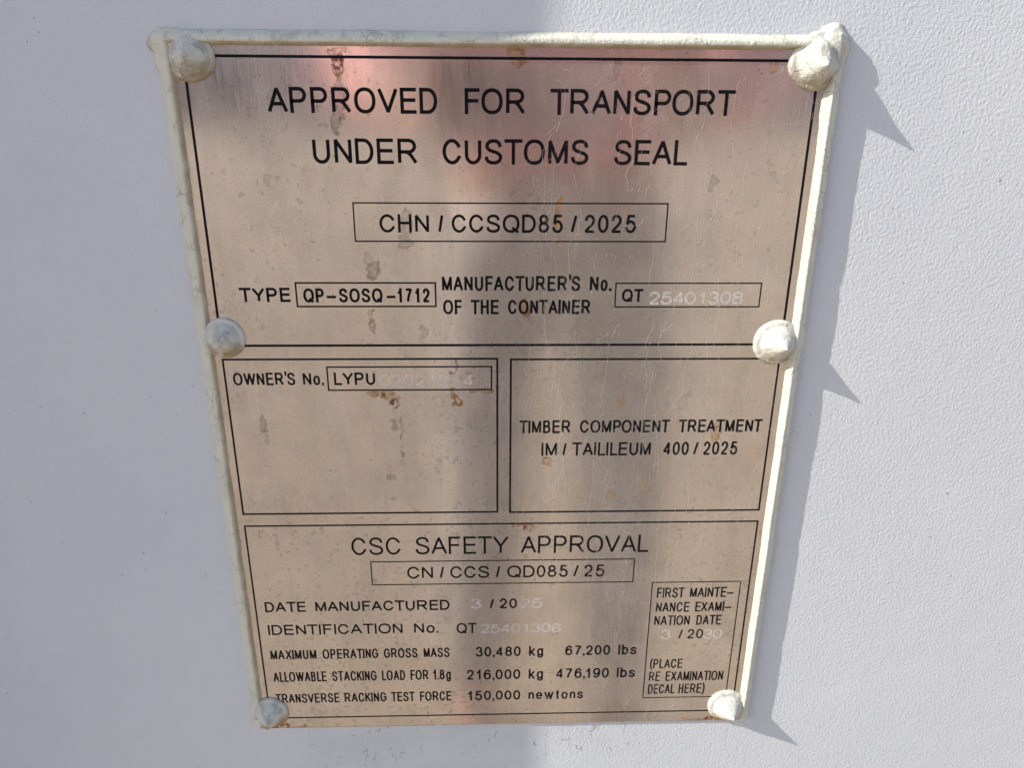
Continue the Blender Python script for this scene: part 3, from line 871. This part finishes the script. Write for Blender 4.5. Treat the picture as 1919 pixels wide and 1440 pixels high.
for _ in range(1500):
    x = -5 + 106 * rs.random() ** .85; z = rs.uniform(-134, 132); r = rs.choice((.05, .06, .07, .11)) * rs.uniform(.5, 1.1)
    n = 5; b0 = len(V); a0 = rs.random() * 6
    V += [((x + math.cos(a0 + q * 6.283 / n) * r) * MM, -.00007, (z + math.sin(a0 + q * 6.283 / n) * r) * MM) for q in range(n)] + [(x * MM, -.00007 - r * .6 * MM, z * MM)]
    F += [(b0 + q, b0 + (q + 1) % n, b0 + n) for q in range(n)]
sc = mesh_obj('scratches', V, F, M_SCR, plate)
sc['kind'] = 'stuff'
sc['label'] = 'fine pale scratches and dust grains over the right half'

# ---------------------------------------------------------------- what the polished plate mirrors
def skinned(name, verts, edges, radii, mat, parent=None, root=0, sub=2):
    me = bpy.data.meshes.new(name)
    me.from_pydata([tuple(v) for v in verts], edges, [])
    o = bpy.data.objects.new(name, me); COL.objects.link(o)
    if parent: o.parent = parent
    me.materials.append(mat)
    sk_ = o.modifiers.new('skin', 'SKIN')
    for i, r in enumerate(radii):
        d = me.skin_vertices[0].data[i]
        d.radius = r if isinstance(r, tuple) else (r, r)
        d.use_root = (i == root)
    sk_.use_smooth_shade = True
    s2 = o.modifiers.new('sub', 'SUBSURF'); s2.levels = sub; s2.render_levels = sub
    return o

M_SKIN = plain('skin', (.50, .31, .25), .5, .1, 60)
M_KNIT = plain('pink_knit', (.82, .40, .40), .85, .12, 150)
M_JEAN = plain('grey_denim', (.44, .40, .37), .85, .2, 200)
M_HAIR = plain('brown_hair', (.05, .03, .02), .6, .3, 150)
M_SHOE = plain('shoe', (.05, .045, .04), .6, .2, 80)
M_PHONE = plain('pink_phone_shell', (.52, .33, .33), .6, .1, 50)  # rose tone made up to lighten the phone's dark spot in the plate
M_EYE = plain('eye', (.7, .7, .68), .2, .02, 50)

PY = -.80                                    # where the photographer stands
person = empty('person', (0.09, PY, 0))
# coordinates below are in the person's frame; +Y faces the wall
bv = [(0, 0, .93), (0, -.01, 1.10), (0, 0, 1.28), (0, -.01, 1.40), (0, .0, 1.475), (0, .02, 1.56), (0, .02, 1.64),        # 0-6 pelvis..crown
      (.095, 0, .85), (.112, .01, .48), (.125, -.02, .09), (.13, .10, .045),                                                # 7-10 right leg
      (-.095, 0, .85), (-.112, .01, .48), (-.125, -.02, .09), (-.13, .10, .045),                                            # 11-14
      (.165, -.01, 1.37), (.26, .03, 1.14), (.10, .30, 1.105), (.078, .365, 1.10),                                       # 15-18 arm, wrist, palm
      (-.165, -.01, 1.37), (-.25, .03, 1.14), (-.18, .30, 1.105), (-.158, .365, 1.10)]                                   # 19-22
be = [(0, 1), (1, 2), (2, 3), (3, 4), (4, 5), (5, 6), (0, 7), (7, 8), (8, 9), (9, 10), (0, 11), (11, 12), (12, 13), (13, 14),
      (3, 15), (15, 16), (16, 17), (17, 18), (3, 19), (19, 20), (20, 21), (21, 22)]
brd = [(.15, .11), (.125, .09), (.15, .10), (.12, .08), .052, (.078, .095), (.07, .085), .068, .050, .04, (.04, .03),
       .068, .050, .04, (.04, .03), .055, .042, .029, (.036, .018), .055, .042, .029, (.036, .018)]
for s_ in (1, -1):
    palm = 18 if s_ == 1 else 22
    px_, py_, pz_ = bv[palm]
    for q, (dz, L_) in enumerate(((.030, .075), (.012, .082), (-.007, .078), (-.025, .062))):
        i0 = len(bv)
        bv += [(px_ - s_ * .004, py_ + .035, pz_ + dz), (px_ - s_ * .018, py_ + .045 + .25 * L_ * .3, pz_ + dz), (px_ - s_ * (.018 + L_ * .38), py_ + .048, pz_ + dz * .9)]
        be += [(palm, i0), (i0, i0 + 1), (i0 + 1, i0 + 2)]
        brd += [.0095, .009, .0078]
    i0 = len(bv)
    bv += [(px_ - s_ * .02, py_ - .005, pz_ + .028), (px_ - s_ * .042, py_ + .012, pz_ + .040)]
    be += [(palm, i0), (i0, i0 + 1)]; brd += [.011, .009]
body = skinned('body', bv, be, brd, M_SKIN, person, 0)
# nose and ears belong to the head; eyes are their own small parts
for s_ in (1, -1):
    bm = bmesh.new(); bmesh.ops.create_uvsphere(bm, u_segments=16, v_segments=10, radius=.012)
    me = bpy.data.meshes.new('eye'); bm.to_mesh(me); bm.free(); me.materials.append(M_EYE)
    e = bpy.data.objects.new('eye', me); COL.objects.link(e); e.parent = person; e.location = (s_ * .031, .105, 1.585)
nose = skinned('nose', [(0, .105, 1.585), (0, .125, 1.555), (0, .112, 1.545)], [(0, 1), (1, 2)], [.010, .014, .012], M_SKIN, person, 1)
hair = skinned('hair', [(0, -.02, 1.50), (0, -.04, 1.60), (0, -.01, 1.68), (0, .05, 1.69)], [(0, 1), (1, 2), (2, 3)], [(.075, .05), (.092, .075), (.085, .07), (.06, .03)], M_HAIR, person, 1)
knit = skinned('sweater', [(0, 0, 1.02), (0, -.01, 1.18), (0, 0, 1.30), (0, -.01, 1.40), (0, 0, 1.445), (.172, -.01, 1.375), (.262, .03, 1.135), (.115, .27, 1.105), (-.172, -.01, 1.375), (-.253, .03, 1.135), (-.187, .27, 1.105)],
               [(0, 1), (1, 2), (2, 3), (3, 4), (3, 5), (5, 6), (6, 7), (3, 8), (8, 9), (9, 10)],
               [(.175, .125), (.165, .115), (.175, .12), (.135, .095), (.065, .065), .072, .060, .043, .072, .060, .043], M_KNIT, person, 1)
jean = skinned('trousers', [(0, 0, 1.04), (0, 0, .96), (.098, 0, .84), (.112, .01, .48), (.125, -.02, .12), (-.098, 0, .84), (-.112, .01, .48), (-.125, -.02, .12)],
               [(0, 1), (1, 2), (2, 3), (3, 4), (1, 5), (5, 6), (6, 7)], [(.155, .115), (.17, .125), .082, .066, .060, .082, .066, .060], M_JEAN, person, 1)
for s_ in (1, -1):
    skinned('shoe', [(s_ * .128, -.05, .055), (s_ * .13, .04, .05), (s_ * .133, .13, .035)], [(0, 1), (1, 2)], [(.045, .05), (.05, .045), (.045, .032)], M_SHOE, person, 1)
tag(person, 'person in a pink sweater and grey trousers holding up a phone, mirrored in the plate', 'person')
phone = empty('smartphone', (0.025, PY + .405, 1.10))
phone.rotation_euler = (math.radians(-20), 0, 0)
ph = mesh_obj('phone_body', *boxv(-.079, .079, -.004, .004, -.037, .037), M_PHONE, phone)
add_bevel(ph, .003, 3)
lensr = mesh_obj('camera_bump', *boxv(-.070, -.030, .0041, .0062, -.004, .031), plain('phone_glass', (.01, .01, .012), .1), phone)
add_bevel(lensr, .0009, 3)
tag(phone, 'smartphone coloured dusty pink to lighten its reflection, held sideways in both hands, mirrored dimly in the plate', 'phone')

# invented shipping containers, added so their shaded sides close the mirrored horizon
M_BOX = plain('added_container_mauve', (.36, .29, .31), .7, .12, 3)
def corrug(x0, x1, y, z0, z1, pitch=.28, dep=.036):
    V, F = [], []
    x = x0; k_ = 0
    pts = []
    while x < x1 - 1e-6:
        for fx, fy in ((0, 0), (.25, 0), (.5, dep), (.75, dep)):
            if x + fx * pitch < x1: pts.append((x + fx * pitch, y + fy))
        x += pitch
    pts.append((x1, y))
    for p in pts: V += [(p[0], p[1], z0), (p[0], p[1], z1)]
    for i in range(len(pts) - 1): F.append((2 * i + 2, 2 * i, 2 * i + 1, 2 * i + 3))
    return V, F
def container(x, y, L_, label, z=0):
    r = empty('added_container', (x, y, z))
    v, f = corrug(.12, L_ - .12, -.06, .16, 2.48)
    mesh_obj('side_panel', v, f, M_BOX, r)
    mesh_obj('shell', *boxv(.02, L_ - .02, -2.42, -.10, .02, 2.57), M_BOX, r)
    for px_ in (0, L_ - .12):
        add_bevel(mesh_obj('corner_post', *boxv(px_, px_ + .119, -.12, .0, .0, 2.59), M_BOX, r), .006)
    mesh_obj('top_rail', *boxv(.12, L_ - .12, -.09, -.004, 2.481, 2.585), M_BOX, r)
    mesh_obj('bottom_rail', *boxv(.12, L_ - .12, -.09, -.004, .0, .159), M_BOX, r)
    tag(r, label, 'container', group='invented containers added for the reflection')
M_BOX2 = plain('added_container_pink', (.50, .35, .35), .7, .12, 3)  # pink put on the added upper tier to tint the mirrored top band
for x, y, col, where in ((-12.6, -40.0, 'grey', 'left of centre'), (.3, -40.4, 'grey', 'right of centre'), (-25.4, -40.3, 'grey', 'far left'), (13.1, -40.1, 'grey', 'far right')):
    container(x, y, 12.2, 'invented grey container, added across the yard to be mirrored %s in the plate' % where)
M_BOX = M_BOX2
for x, y, col, where in ((-12.7, -40.0, 'pink', 'left of centre'), (.35, -40.3, 'pink', 'right of centre'), (-25.5, -40.3, 'pink', 'far left'), (13.1, -40.2, 'pink', 'far right')):
    container(x, y, 12.2, 'invented pink container, added on a grey one to tint the reflection %s in the plate' % where, 2.592)
